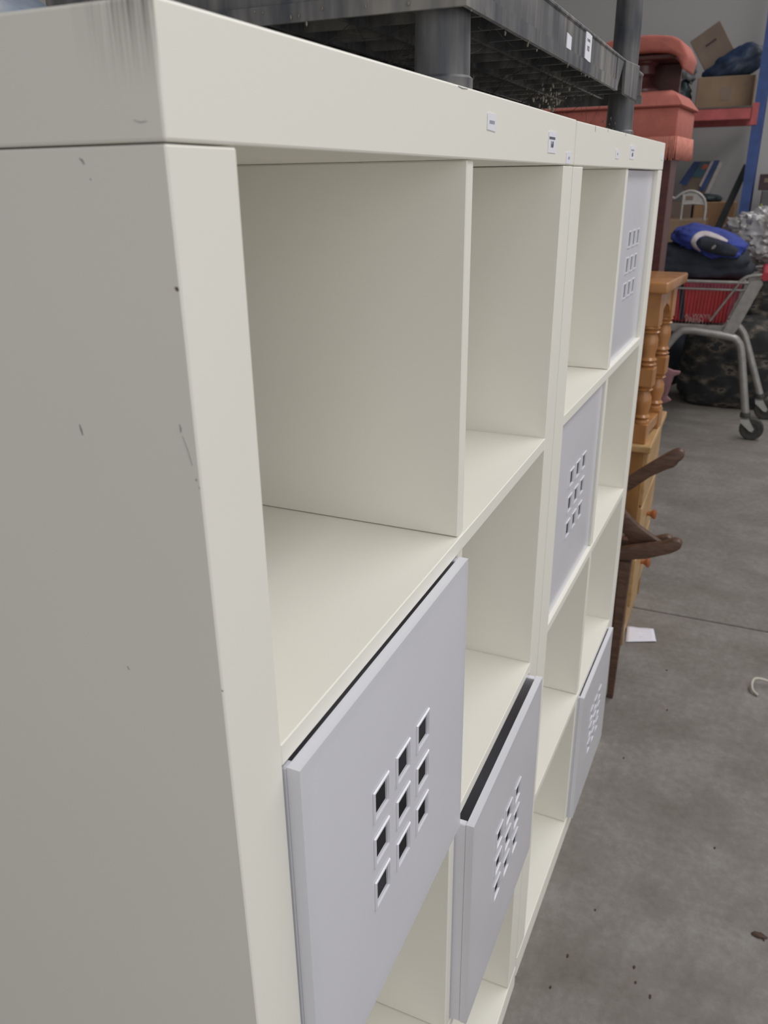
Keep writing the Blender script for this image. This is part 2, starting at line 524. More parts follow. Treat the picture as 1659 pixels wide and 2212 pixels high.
sticker(unit2, 0.745, 0.775, 1.4570, 1.4680, 'small white sticker at the far end of the board', [])

def scuff(u, pts, w, m, name='scuff_mark'):
    """thin dent on the end panel (plane x = 0): pts in (y, z)."""
    t = bm_new()
    P = [Vector((-0.00015, y, z)) for y, z in pts]
    add_tube(t, P, [w * (0.45 if k in (0, len(P) - 1) else 1) for k in range(len(P))], 6, [0.0002] * len(P), up=(1, 0, 0))
    return obj(name, t, m, u)
scuff(unit1, [(0.0462, 1.4335), (0.0448, 1.4325), (0.0440, 1.4310)], 0.0005, 'scuff')
scuff(unit1, [(0.0420, 1.4255), (0.0414, 1.4248)], 0.0004, 'scuff')
scuff(unit1, [(0.0034, 1.3818), (0.0024, 1.3812), (0.0018, 1.3805)], 0.0010, 'chip', 'chip_mark')
scuff(unit1, [(0.0705, 1.3140), (0.0700, 1.3115), (0.0694, 1.3085)], 0.0006, 'scuff')
scuff(unit1, [(0.0092, 1.3205), (0.0088, 1.3185), (0.0090, 1.3165)], 0.0004, 'scuff')
scuff(unit1, [(0.0082, 1.3150), (0.0060, 1.3080), (0.0044, 1.3010)], 0.00012, 'scuff')
scuff(unit1, [(0.0033, 1.2945), (0.0029, 1.2936)], 0.0005, 'chip', 'chip_mark')
scuff(unit1, [(0.0020, 1.2905), (0.0016, 1.2900)], 0.0004, 'chip', 'chip_mark')
scuff(unit1, [(0.0012, 1.1768), (0.0004, 1.1762)], 0.0006, 'chip', 'chip_mark')
scuff(unit1, [(0.0640, 1.1755), (0.0630, 1.1735)], 0.0006, 'scuff')
scuff(unit1, [(0.0150, 1.4470), (0.0120, 1.4460), (0.0085, 1.4463)], 0.00015, 'scuff')

def front_mark(u, pts, w, m, name='scuff_mark'):
    t = bm_new()
    P = [Vector((x, -0.00015, z)) for x, z in pts]
    add_tube(t, P, [w * (0.4 if k in (0, len(P) - 1) else 1) for k in range(len(P))], 6, [0.0002] * len(P), up=(0, 1, 0))
    return obj(name, t, m, u)
front_mark(unit1, [(0.352, 1.4882), (0.362, 1.4876), (0.374, 1.4882)], 0.0005, 'scuff', 'foot_smudge')
front_mark(unit2, [(0.105, 1.4885), (0.106, 1.4850), (0.1055, 1.4815)], 0.0012, 'scuff', 'dust_streak')
front_mark(unit2, [(0.190, 1.4885), (0.191, 1.4865), (0.1905, 1.4845)], 0.0010, 'scuff', 'dust_streak')
front_mark(unit2, [(0.330, 1.4885), (0.331, 1.4865), (0.3305, 1.4850)], 0.0014, 'scuff', 'dust_streak')

# ------------------------------------------------------------------ perforated plastic boxes
def make_storage_box(label, u, col, row, pull):
    """pull > 0 : sticks out of the compartment by that much."""
    bx = thing('storage_box', label, 'storage box', (0, 0, 0), 0, 'white perforated boxes')
    w, h, t, tr = 0.329, 0.3325, 0.0016, 0.0095
    x0 = CX[col] + 0.0025
    org = u.matrix_basis @ Vector((x0, -pull, ROW[row] + 0.0004))
    bx.location = org; bx.rotation_euler = u.rotation_euler
    # front panel with nine square openings
    cs = [w / 2 + k * 0.0455 for k in (-1, 0, 1)]
    zs = [0.168 + k * 0.0465 for k in (-1, 0, 1)]
    r = 0.0122
    xs = [0.0] + [v for c in cs for v in (c - r, c + r)] + [w]
    zz = [0.0] + [v for c in zs for v in (c - r, c + r)] + [h]
    bm = bm_new()
    def grid(y):
        return [[bm.verts.new((x, y, z)) for z in zz] for x in xs]
    f0, f1 = grid(0.0), grid(t)
    hole = lambda i, j: i % 2 == 1 and j % 2 == 1 and i < len(xs) - 1 and j < len(zz) - 1
    nx, nz = len(xs) - 1, len(zz) - 1
    for i in range(nx):
        for j in range(nz):
            if hole(i, j):
                a, b, c, d = (i, j), (i + 1, j), (i + 1, j + 1), (i, j + 1)
                for p, q in ((a, b), (b, c), (c, d), (d, a)):
                    bm.faces.new((f0[p[0]][p[1]], f0[q[0]][q[1]], f1[q[0]][q[1]], f1[p[0]][p[1]]))
            else:
                bm.faces.new((f0[i][j], f0[i + 1][j], f0[i + 1][j + 1], f0[i][j + 1]))
                bm.faces.new((f1[i][j], f1[i][j + 1], f1[i + 1][j + 1], f1[i + 1][j]))
    for i in range(nx):
        bm.faces.new((f0[i][0], f1[i][0], f1[i + 1][0], f0[i + 1][0]))
        bm.faces.new((f0[i][nz], f0[i + 1][nz], f1[i + 1][nz], f1[i][nz]))
    for j in range(nz):
        bm.faces.new((f0[0][j], f0[0][j + 1], f1[0][j + 1], f1[0][j]))
        bm.faces.new((f0[nx][j], f1[nx][j], f1[nx][j + 1], f0[nx][j + 1]))
    rw = 0.010
    for dims in ((0, rw, t, tr, 0, h), (w - rw, w, t, tr, 0, h), (rw, w - rw, t, tr, h - rw, h), (rw, w - rw, t, tr, 0, rw)):
        add_box(bm, *dims)
    fp = obj('front_panel', bm, 'box_plastic', bx)
    # raised frames round the openings
    first = None
    for c in cs:
        for z in zs:
            if first is None:
                fb = bm_new()
                lv = [(-0.0002, 0.0152), (-0.0016, 0.0145), (-0.0016, 0.0130), (0.0016, 0.0121)]
                rings = []
                for y, q in lv:
                    rings.append([fb.verts.new((sx * q, y, sz * q)) for sx, sz in ((-1, -1), (1, -1), (1, 1), (-1, 1))])
                for a, b in zip(rings, rings[1:]):
                    for k in range(4):
                        fb.faces.new((a[k], a[(k + 1) % 4], b[(k + 1) % 4], b[k]))
                first = obj('hole_frame', fb, 'box_plastic', fp)
                first.location = (c, 0, z)
            else:
                link_copy(first, 'hole_frame', fp, (c, 0, z))
    dd = min(0.355, DEP + pull - 0.004)
    sw = box_obj('side_wall', (0.0, 0.0085, tr + 0.0004, dd, 0.0, h - 0.001), 'box_plastic', bx, 0.001)
    link_copy(sw, 'side_wall', bx, (w - 0.0085, 0, 0))
    box_obj('back_wall', (0.0086, w - 0.0086, dd - 0.006, dd, 0.0, h * 0.6), 'box_plastic', bx)  # unseen wall, cut low to let more light into the box
    box_obj('base', (0.0086, w - 0.0086, tr + 0.0004, dd - 0.0062, 0.0, 0.005), 'box_plastic', bx)
    return bx
bpy.context.view_layer.update()
make_storage_box('large white box with nine square holes, nearest, in the left column of the near unit', unit1, 0, 1, 0.010)
make_storage_box('white perforated box pulled forward with its dark open top showing, in the near unit', unit1, 1, 2, 0.020)
make_storage_box('glossy perforated box in the top right compartment of the far unit', unit2, 1, 0, -0.010)
make_storage_box('perforated box set slightly back in the second row of the far unit', unit2, 0, 1, -0.008)
make_storage_box('perforated box at floor level sticking out of the far unit', unit2, 1, 3, 0.011)

# ------------------------------------------------------------------ black plastic rack on top
RZ = H                                   # stands on the white units
rack = thing('plastic_shelf_rack', 'dusty black plastic shelf rack with round posts standing on the white units', 'shelf rack', (0, 0, RZ))
DX0, DX1, DY0, DY1 = 0.358, 1.300, -0.003, 0.40
DZ0, DZ1 = 0.0515, 0.0985
def make_deck(name):
    bm = bm_new()
    th = 0.004
    # outer skirt: lower lip, ledge and upper band, as a ring of wall sections
    def ring(o, z0, z1, gap=None):
        add_box(bm, DX0 + o, DX0 + o + th, DY0 + o, DY1 - o, z0, z1)
        add_box(bm, DX1 - o - th, DX1 - o, DY0 + o, DY1 - o, z0, z1)
        add_box(bm, DX0 + o + th, DX1 - o - th, DY1 - o - th, DY1 - o, z0, z1)
        add_box(bm, DX0 + o + th, 1.035 - gap if gap else 1.04, DY0 + o, DY0 + o + th, z0, z1)
    ring(0.0, DZ0, DZ0 + 0.013)
    ring(0.0025, DZ0 + 0.013, DZ1 - 0.006)
    # rolled edge and top surface
    add_box(bm, DX0 + 0.001, DX1 - 0.001, DY0 + 0.001, DY1 - 0.001, DZ1 - 0.006, DZ1, bev=0.002)
    o = obj(name, bm, 'black', rack)
    # front corner web with its slanting slot edge, beside the far post
    wb = bm_new()
    add_prism(wb, [(1.03, DZ0), (1.040, DZ0), (1.082, DZ1 - 0.006), (1.03, DZ1 - 0.006)], 'y', DY0 + 0.001, DY0 + 0.005)
    obj('corner_web', wb, 'black', o)
    sl = bm_new()
    add_prism(sl, [(1.100, DZ0), (1.232, DZ0), (1.232, DZ1 + 0.004), (1.088, DZ1 - 0.003)], 'y', DY0 - 0.001, DY0 + 0.004, bev=0.0008)
    obj('corner_sleeve', sl, 'black', o)
    return o
deck = make_deck('deck')
rb = None
for k in range(13):
    x = DX0 + 0.05 + k * 0.068
    if rb is None:
        rb = box_obj('rib', (-0.0025, 0.0025, DY0 + 0.012, DY1 - 0.012, DZ0 + 0.012, DZ1 - 0.0062), 'black', deck)
        rb.location = (x, 0, 0)
    else:
        link_copy(rb, 'rib', deck, (x, 0, 0))
rb = None
for k in range(5):
    y = DY0 + 0.065 + k * 0.068
    if rb is None:
        rb = box_obj('cross_rib', (DX0 + 0.012, DX1 - 0.012, -0.0025, 0.0025, DZ0 + 0.010, DZ1 - 0.0064), 'black', deck)
        rb.location = (0, y, 0)
    else:
        link_copy(rb, 'cross_rib', deck, (0, y, 0))
bm = bm_new()
add_lathe(bm, [(0.0245, 0.0), (0.0245, 0.008), (0.0222, 0.010), (0.0215, 0.052), (0.0215, 0.4385)], 28)
post = obj('post', bm, 'black', rack, True, 35)
PX = [(0.392, 0.0275), (1.262, 0.0255), (0.392, 0.372), (1.262, 0.372)]
post.location = (PX[0][0], PX[0][1], 0)
for x, y in PX[1:]:
    link_copy(post, 'post', rack, (x, y, 0))
d2 = deck.copy(); d2.name = 'deck'; C.objects.link(d2); d2.parent = rack; d2.location = (0, 0, 0.387)
def deck_sticker(x0, x1, z0, z1, skew, lab, lines):
    bm = bm_new()
    add_prism(bm, [(x0, z0 + skew), (x1, z0 - skew), (x1, z1 - skew), (x0, z1 + skew * 0.5)], 'y', DY0 + 0.0013, DY0 + 0.0024)
    s = obj('price_sticker', bm, 'sticker', rack); s['label'] = lab
    for body, size, cx, cz in lines:
        bars(s, cx, cz, size * body * 0.75, size * 0.62, body, 'ink_pale', DY0 + 0.0022)
deck_sticker(0.700, 0.722, 0.0615, 0.079, 0.0012, 'blank white sticker on the rack rim', [])
deck_sticker(0.800, 0.835, 0.0655, 0.0945, 0.001, 'white price sticker on the rack rim', [(5, 0.005, 0.817, 0.0865), (2, 0.009, 0.817, 0.078)])
# cobwebs and dust hanging under the deck
bm = bm_new()
rnd = random.Random(3)
for k in range(110):
    x = rnd.uniform(0.42, 1.22) if k % 3 else rnd.uniform(0.75, 1.2)
    y = rnd.uniform(0.015, 0.16)
    a = Vector((x, y, DZ0 + 0.012 + rnd.uniform(-0.004, 0.008)))
    b = a + Vector((rnd.uniform(-0.10, 0.10), rnd.uniform(-0.01, 0.06), -rnd.uniform(0.008, 0.048)))
    b.z = max(b.z, 0.002); b.y = max(b.y, 0.006)
    mid = (a + b) / 2 + Vector((0, 0, -rnd.uniform(0.001, 0.008)))
    mid.z = max(mid.z, 0.002)
    w = rnd.uniform(0.0001, 0.00035)
    add_tube(bm, smooth_path([a, mid, b], 3), [w * rnd.uniform(0.5, 1.7) for _ in range(7)], 4)
w = obj('cobweb', bm, 'web', rack); w['kind'] = 'stuff'; w['label'] = 'grey dusty cobwebs hanging under the rack'
bm = bm_new()
for k in range(46):
    if k < 14:
        p = (DX0 - 0.001, rnd.uniform(0.0, 0.22), DZ0 + rnd.uniform(-0.004, 0.012))
    elif k < 30:
        p = (rnd.uniform(0.37, 0.95), DY0 + 0.0005, DZ0 + rnd.uniform(-0.005, 0.003))
    else:
        p = (rnd.uniform(0.6, 1.2), rnd.uniform(0.02, 0.12), rnd.uniform(0.004, 0.05))
    s = rnd.uniform(0.0004, 0.0013)
    merge(bm, blob_bm(p, (s, s, s * rnd.uniform(1, 2.6)), 0.4, 2, k, 1))
for cx, cz, n in ((0.74, 0.012, 30), (0.78, 0.02, 20), (1.17, 0.012, 14)):
    for k in range(n):
        s = rnd.uniform(0.0005, 0.0016)
        merge(bm, blob_bm((cx + rnd.gauss(0, 0.02), 0.028 + rnd.gauss(0, 0.006), abs(cz + rnd.gauss(0, 0.008)) + 0.002), (s * 1.4, s, s * 1.8), 0.5, 2, k + 50, 1))
w = obj('dust_clump', bm, 'dustclump', rack); w['kind'] = 'stuff'

# pale blue bundle behind, on the near unit
bm = bm_new(); merge(bm, blob_bm((0.18, 0.335, H + 0.032), (0.13, 0.048, 0.045), 0.25, 2.2, 4, 4, floor=H + 0.0005))
tag(obj('cloth_bundle', bm, 'paleblue', None, True, 180), 'pale blue and white cloth bundle on top of the near unit at its back', 'cloth')

# ------------------------------------------------------------------ pine chest of drawers
CH = thing('chest_of_drawers', 'pale pine chest of drawers with round red-brown knobs behind the brown chair', 'chest of drawers', (2.105, 0.0, 0))
CHW, CHD, CHH = 0.41, 0.40, 0.69
box_obj('top_board', (-0.012, CHW + 0.012, -0.018, CHD, CHH - 0.022, CHH), 'pine_pale', CH, 0.004, 2)
sd = box_obj('side_panel', (0, 0.02, 0.0, CHD, 0.0, CHH - 0.0225), 'pine', CH, 0.001)
link_copy(sd, 'side_panel', CH, (CHW - 0.02, 0, 0))
box_obj('back_panel', (0.0205, CHW - 0.0205, CHD - 0.01, CHD, 0.03, CHH - 0.023), 'pine', CH)
box_obj('plinth', (0.0205, CHW - 0.0205, 0.004, 0.022, 0.0, 0.125), 'pine_pale', CH, 0.002)
dr = kn = None
for k in range(3):
    z = 0.132 + k * 0.178
    if dr is None:
        dr = box_obj('drawer', (0.0225, CHW - 0.0225, -0.010, 0.34, 0.0, 0.170), 'pine_pale', CH, 0.003, 2)
        dr.location = (0, 0, z)
        bm = bm_new()
        add_lathe(bm, [(0.008, 0.0), (0.0075, 0.010), (0.011, 0.015), (0.0165, 0.022), (0.0165, 0.028), (0.009, 0.032)], 20, Matrix.Rotation(PI / 2, 4, 'X'))
        kn = obj('knob', bm, 'knob', dr, True, 35); kn.location = (0.205, -0.0098, 0.085)
    else:
        d = link_copy(dr, 'drawer', CH, (0, 0, z))
        link_copy(kn, 'knob', d, kn.location)

# ------------------------------------------------------------------ small turned-leg table on the chest
TB = thing('side_table', 'glossy orange wooden side table with turned legs standing on the pine drawers', 'table', (2.135, 0.012, CHH), math.radians(-5))
ZT = 0.470
bm = bm_new(); add_box(bm, -0.055, 0.250, -0.030, 0.30, ZT - 0.030, ZT, bev=0.006, seg=3)
obj('table_top', bm, 'pine_dark', TB, True, 40)
LEG = [(0.0, 0.012), (0.185, 0.012), (0.0, 0.245), (0.185, 0.245)]
def turned_leg():
    bm = bm_new()
    s = 0.0235
    add_box(bm, -s, s, -s, s, 0.0, 0.060, bev=0.002)
    add_box(bm, -s, s, -s, s, 0.172, 0.226, bev=0.002)
    add_box(bm, -s, s, -s, s, 0.345, ZT - 0.0305, bev=0.002)
    add_lathe(bm, [(0.0235, 0.058), (0.025, 0.064), (0.0235, 0.070), (0.018, 0.073), (0.0245, 0.080), (0.018, 0.087), (0.0185, 0.094), (0.0235, 0.118),
                   (0.0225, 0.138), (0.017, 0.152), (0.017, 0.157), (0.0245, 0.162), (0.018, 0.167), (0.0235, 0.173)], 22)
    add_lathe(bm, [(0.0235, 0.225), (0.018, 0.230), (0.0255, 0.236), (0.018, 0.243), (0.025, 0.249), (0.019, 0.256), (0.0185, 0.266), (0.0235, 0.290),
                   (0.0225, 0.308), (0.0175, 0.322), (0.0255, 0.329), (0.018, 0.334), (0.025, 0.340), (0.0225, 0.346)], 22)
    return obj('leg', bm, 'pine_dark', TB, True, 35)
lg = turned_leg(); lg.location = (LEG[0][0], LEG[0][1], 0)
for x, y in LEG[1:]:
    link_copy(lg, 'leg', TB, (x, y, 0))
bm = bm_new()
prof = [(0.024, ZT - 0.031), (0.024, 0.372), (0.030, 0.362), (0.05, 0.385), (0.09, 0.398), (0.135, 0.385), (0.155, 0.362), (0.161, 0.372), (0.161, ZT - 0.031)]
add_prism(bm, prof, 'y', -0.006, 0.010)
ap = obj('apron', bm, 'pine_dark', TB)
link_copy(ap, 'apron', TB, (0, 0.245, 0))
bm = bm_new(); add_box(bm, -0.012, 0.006, 0.036, 0.2212, 0.372, ZT - 0.031, bev=0.001)
ap = obj('end_apron', bm, 'pine_dark', TB); link_copy(ap, 'end_apron', TB, (0.191, 0, 0))
rl = box_obj('stretcher', (0.024, 0.161, -0.008, 0.032, 0.018, 0.052), 'pine_dark', TB, 0.003, 2)
rl.location = (0, 0, 0)
link_copy(rl, 'stretcher', TB, (0, 0.233, 0))

# ------------------------------------------------------------------ brown wooden chair
CR = thing('armchair', 'dark brown wooden armchair with round-ended arms wedged beside the far white unit', 'chair', (1.80, 0, 0))
def taper_leg(name, x, y, h, s0, s1, dy=0.0):
    bm = bm_new()
    lo = [(-s0, -s0), (s0, -s0), (s0, s0), (-s0, s0)]
    v0 = [bm.verts.new((x + a, y + b, 0)) for a, b in lo]
    v1 = [bm.verts.new((x + a * s1 / s0, y + dy + b * s1 / s0, h)) for a, b in lo]
    bm.faces.new(list(reversed(v0))); bm.faces.new(v1)
    for k in range(4):
        bm.faces.new((v0[k], v0[(k + 1) % 4], v1[(k + 1) % 4], v1[k]))
    bmesh.ops.bevel(bm, geom=bm.edges[:], offset=0.002, segments=1, affect='EDGES')
    return obj(name, bm, 'darkwood', CR)
taper_leg('leg', 0.0, -0.012, 0.452, 0.0085, 0.0165)
taper_leg('leg', 0.265, 0.030, 0.452, 0.0085, 0.0165)
taper_leg('leg', 0.0, 0.36, 0.452, 0.0085, 0.0165)
taper_leg('leg', 0.265, 0.36, 0.452, 0.0085, 0.0165)
box_obj('seat', (-0.02, 0.285, 0.015, 0.385, 0.4525, 0.472), 'darkwood', CR, 0.004, 2)
bm = bm_new(); add_box(bm, 0.0, 0.26, 0.03, 0.37, 0.4725, 0.505, bev=0.012, seg=3)
obj('seat_pad', bm, 'knob', CR, True)
def board(name, poly, xc, th):
    bm = bm_new(); add_prism(bm, poly, 'x', xc - 1.80 - th / 2, xc - 1.80 + th / 2, bev=0.0035, seg=2)
    return obj(name, bm, 'darkwood', CR, True, 35)
board('armrest', [(0.15, 0.425), (-0.0004, 0.4588), (-0.0653, 0.4736), (-0.1253, 0.5004), (-0.1415, 0.5117), (-0.1484, 0.5193), (-0.1514, 0.5272), (-0.1498, 0.5342), (-0.1428, 0.5399), (-0.1286, 0.5396), (-0.1017, 0.5248), (-0.0245, 0.501), (0.0011, 0.4908), (0.15, 0.455)], 1.79, 0.030)
board('arm_brace', [(0.10, 0.690), (0.0047, 0.5837), (-0.0175, 0.5621), (-0.0392, 0.5451), (-0.0781, 0.5217), (-0.0992, 0.5085), (-0.0483, 0.491), (-0.0205, 0.4852), (-0.0076, 0.5115), (0.0071, 0.5242), (0.10, 0.600)], 1.826, 0.022)
board('armrest', [(0.10, 0.445), (0.10, 0.475), (-0.03, 0.484), (-0.0798, 0.4994), (-0.0925, 0.5058), (-0.107, 0.5098), (-0.1171, 0.5077), (-0.1227, 0.5029), (-0.0967, 0.4831), (-0.03, 0.460)], 1.88, 0.028)
board('armrest', [(0.12, 0.565), (0.0196, 0.6427), (-0.0134, 0.6716), (-0.0443, 0.6978), (-0.0747, 0.7226), (-0.0899, 0.7335), (-0.1024, 0.7386), (-0.1123, 0.7371), (-0.1178, 0.7324), (-0.1202, 0.7255), (-0.1187, 0.7181), (-0.1132, 0.7102), (-0.1066, 0.7039), (-0.1042, 0.6963), (-0.097, 0.688), (-0.0736, 0.6758), (-0.0393, 0.6526), (-0.0114, 0.6262), (0.0089, 0.6061), (0.12, 0.520)], 1.95, 0.030)
box_obj('back_rail', (0.0, 0.27, 0.345, 0.375, 0.69, 0.76), 'darkwood', CR, 0.004, 2)
bp1 = box_obj('back_post', (-0.012, 0.012, 0.347, 0.373, 0.4725, 0.689), 'darkwood', CR, 0.002)
link_copy(bp1, 'back_post', CR, (0.265, 0, 0))

# ------------------------------------------------------------------ salmon fringed stand + footstool
SS = thing('fringed_stand', 'tall salmon upholstered stand with fringe skirt on dark maroon legs', 'stand', (2.78, 0.082, 0), math.radians(-4))
SW, SDp = 0.46, 0.34
bm = bm_new()
add_box(bm, 0, SDp, 0, SW, 1.545, 1.640, bev=0.006, seg=2)
obj('upholstered_band', bm, 'salmon', SS, True)
bm = bm_new()
lo = [(-0.010, -0.010), (SDp + 0.01, -0.010), (SDp + 0.01, SW + 0.01), (-0.010, SW + 0.01)]
def frustum(bm, lv):
    rings = []
    for off, z in lv:
        rings.append([bm.verts.new((x, y, z)) for x, y in ((-0.010 + off, -0.010 + off), (SDp + 0.01 - off, -0.010 + off), (SDp + 0.01 - off, SW + 0.01 - off), (-0.010 + off, SW + 0.01 - off))])
    for a, b in zip(rings, rings[1:]):
        for k in range(4):
            bm.faces.new((a[k], a[(k + 1) % 4], b[(k + 1) % 4], b[k]))
    bm.faces.new(list(reversed(rings[0]))); bm.faces.new(rings[-1])
frustum(bm, [(0.004, 1.6405), (0.0, 1.645), (0.004, 1.652), (0.020, 1.672), (0.032, 1.686), (0.045, 1.692), (0.09, 1.695)])
obj('padded_top', bm, 'salmon', SS, True, 60)
bm = bm_new()
k = 0
def strand(x, y, dx, dy):
    j = rnd.uniform(-0.004, 0.004)
    zb = 1.482 + rnd.uniform(-0.004, 0.006)
    add_tube(bm, [(x, y, 1.552), (x + dx * .3, y + dy * .3, 1.52), (x + dx + j * abs(dy) * 0, y + dy, zb)], [0.0026, 0.0032, 0.0028], 5)
n = 0
y = 0.0
while y < SW:
    strand(-0.004, y, rnd.uniform(-0.003, 0.001), rnd.uniform(-0.002, 0.002)); strand(SDp + 0.004, y, 0.001, 0); y += 0.0058
x = 0.0
while x < SDp:
    strand(x, -0.004, rnd.uniform(-0.002, 0.002), rnd.uniform(-0.004, 0.0)); strand(x, SW + 0.004, 0, 0.001); x += 0.0058
fr = obj('fringe', bm, 'salmon_fringe', SS, True, 180); fr['kind'] = 'stuff'; fr['label'] = 'long salmon thread fringe'
lgm = box_obj('leg', (0.006, 0.115, 0.006, 0.040, 0.0, 1.5445), 'maroonwood', SS, 0.002)
for x, y in ((SDp - 0.121, 0.045), (0, SW - 0.046), (SDp - 0.121, SW - 0.046)):
    link_copy(lgm, 'leg', SS, (x, y, 0))
rail = box_obj('rail', (0.012, 0.034, 0.086, SW - 0.041, 0.30, 0.34), 'maroonwood', SS, 0.002)
link_copy(rail, 'rail', SS, (SDp - 0.046, 0, 0))

FS = thing('footstool', 'small salmon cushioned footstool with maroon turned base on top of the fringed stand', 'footstool', (2.90, 0.225, 1.6955), math.radians(-4))
bm = bm_new()
# cushion: saddle profile in (y,z), extruded along x and rounded
prof = []
hw = 0.158
for k in range(13):
    t = -1 + 2 * k / 12
    prof.append((t * hw, 0.160 - 0.022 * t * t - (0.045 * max(0, abs(t) - 0.8) / 0.2)))
under = [(y * 0.93, z - 0.050 + 0.006 * abs(y) / hw) for y, z in prof]
add_prism(bm, prof + list(reversed(under)), 'x', -0.10, 0.11, bev=0.010, seg=3)
obj('cushion', bm, 'salmon', FS, True, 50)
bm = bm_new()
add_lathe(bm, [(0.060, 0.0), (0.058, 0.008), (0.040, 0.020), (0.026, 0.034), (0.024, 0.045), (0.030, 0.050), (0.040, 0.054), (0.040, 0.078), (0.050, 0.086), (0.050, 0.105)], 24)
obj('turned_base', bm, 'maroonwood', FS, True, 35)
box_obj('under_frame', (-0.07, 0.09, -0.115, 0.115, 0.090, 0.105), 'maroonwood', FS, 0.003)
box_obj('gap_darkener', (0.066, 0.084, -0.115, 0.115, 0.0, 0.0895), 'maroonwood', FS, 0.002)  # added board that makes the gap under the cushion dark

# ------------------------------------------------------------------ shopping trolley
NX, FX = 4.70, 5.20
TR = thing('shopping_trolley', 'grey metal shopping trolley with red handle loaded with bags and clothes', 'trolley', (0, 0, 0))
side_pts = [(-0.289, 0.158), (-0.240, 0.395), (-0.212, 0.520), (-0.190, 0.562), (-0.150, 0.586), (-0.02, 0.603), (0.085, 0.610), (0.140, 0.582), (0.250, 0.420), (0.46, 0.165)]
bm = bm_new(); add_tube(bm, smooth_path([(0, y, z) for y, z in side_pts], 5), 0.0215, 12)
sf = obj('leg_frame', bm, 'steel', TR, True, 60); sf.location = (NX, 0, 0)
far_pts = [(-0.361, 0.158), (-0.282, 0.360), (-0.228, 0.495), (-0.200, 0.545), (-0.155, 0.577), (-0.02, 0.600), (0.085, 0.605), (0.140, 0.580), (0.230, 0.420), (0.392, 0.165)]
bm = bm_new(); add_tube(bm, smooth_path([(0, y, z) for y, z in far_pts], 5), 0.0215, 12)
sf2 = obj('leg_frame', bm, 'steel', TR, True, 60); sf2.location = (FX, 0, 0)
def caster(x, y, z0):
    bm = bm_new()
    add_lathe(bm, [(0.034, -0.017), (0.060, -0.017), (0.066, -0.010), (0.066, 0.010), (0.060, 0.017), (0.034, 0.017)], 28, Matrix.Rotation(PI / 2, 4, 'Y'), cap=False)
    add_lathe(bm, [(0.034, -0.013), (0.034, 0.013)], 28, Matrix.Rotation(PI / 2, 4, 'Y'))
    w = obj('wheel', bm, 'tyre', TR, True, 40); w.location = (x, y - 0.046, 0.0662)
    bm = bm_new()
    fpoly = [(0.022, 0.128), (-0.022, 0.128), (-0.060, 0.068), (-0.052, 0.052), (-0.036, 0.056), (0.016, 0.100)]
    add_prism(bm, fpoly, 'x', -0.026, -0.020); add_prism(bm, fpoly, 'x', 0.020, 0.026)
    add_box(bm, -0.026, 0.026, -0.022, 0.022, 0.124, 0.130)
    f = obj('fork', bm, 'caster', TR); f.location = (x, y, 0)
    bm = bm_new(); add_lathe(bm, [(0.026, 0.1302), (0.029, 0.134), (0.029, 0.152), (0.024, 0.160)], 18)
    c = obj('collar', bm, 'tyre', TR, True, 35); c.location = (x, y - 0.002, 0)
for x, y in ((NX, -0.289), (FX, -0.361), (NX, 0.465), (FX, 0.393)):
    caster(x, y, 0)
# basket
YB0, YB1 = -0.20, 0.62
def btube(name, pts, r, m='steel', n=1):
    bm = bm_new(); add_tube(bm, pts, r, 8)
    return obj(name, bm, m, TR, True, 60)
for z, r, o in ((0.884, 0.009, 0.0), (0.842, 0.006, 0.012), (0.628, 0.011, 0.06)):
    btube('basket_rail', [(NX + o, YB0 + o * 1.3, z), (NX + o, YB1 - o, z), (FX - o, YB1 - o, z), (FX - o, YB0 + o * 1.3, z)], r)
bm = bm_new()
for s, xa in ((1, NX), (-1, FX)):
    k = 0
    while k < 44:
        y = YB0 + 0.02 + k * 0.0185
        add_tube(bm, [(xa, y, 0.882), (xa + s * 0.06, y + 0.01, 0.629)], 0.0011, 4)
        k += 1
for k in range(26):
    x = NX + 0.02 + k * 0.0185
    add_tube(bm, [(x, YB1, 0.882), (NX + 0.06 + (x - NX - 0.02) * 0.82, YB1 - 0.06, 0.629)], 0.0016, 4)
wm = obj('basket_wire', bm, 'steel', TR); wm['kind'] = 'stuff'
box_obj('basket_floor', (NX + 0.06, FX - 0.06, -0.11, 0.55, 0.606, 0.617), 'steel', TR, 0.001)
box_obj('side_rail', (NX + 0.030, NX + 0.046, -0.13, 0.50, 0.594, 0.640), 'steel', TR, 0.003)
for xa, nm in ((NX - 0.012, 'rear_plate'), (FX - 0.008, 'rear_plate')):
    bm = bm_new()
    add_prism(bm, [(-0.205, 0.893), (-0.262, 0.905), (-0.272, 0.880), (-0.178, 0.628), (-0.155, 0.590), (-0.100, 0.612)], 'x', xa, xa + 0.016, bev=0.003)
    obj(nm, bm, 'steel', TR)
btube('diagonal_brace', [(NX - 0.004, -0.150, 0.878), (NX + 0.016, -0.028, 0.668)], 0.0065)
btube('handle_arm', smooth_path([(NX, -0.150, 0.886), (NX, -0.185, 0.915), (NX, -0.235, 0.925), (NX, -0.272, 0.926)], 4), 0.009)
btube('handle_arm', smooth_path([(FX, -0.150, 0.886), (FX, -0.185, 0.915), (FX, -0.235, 0.925), (FX, -0.272, 0.926)], 4), 0.009)
btube('handle', [(NX - 0.02, -0.280, 0.922), (FX + 0.02, -0.280, 0.922)], 0.023, 'redgrip')

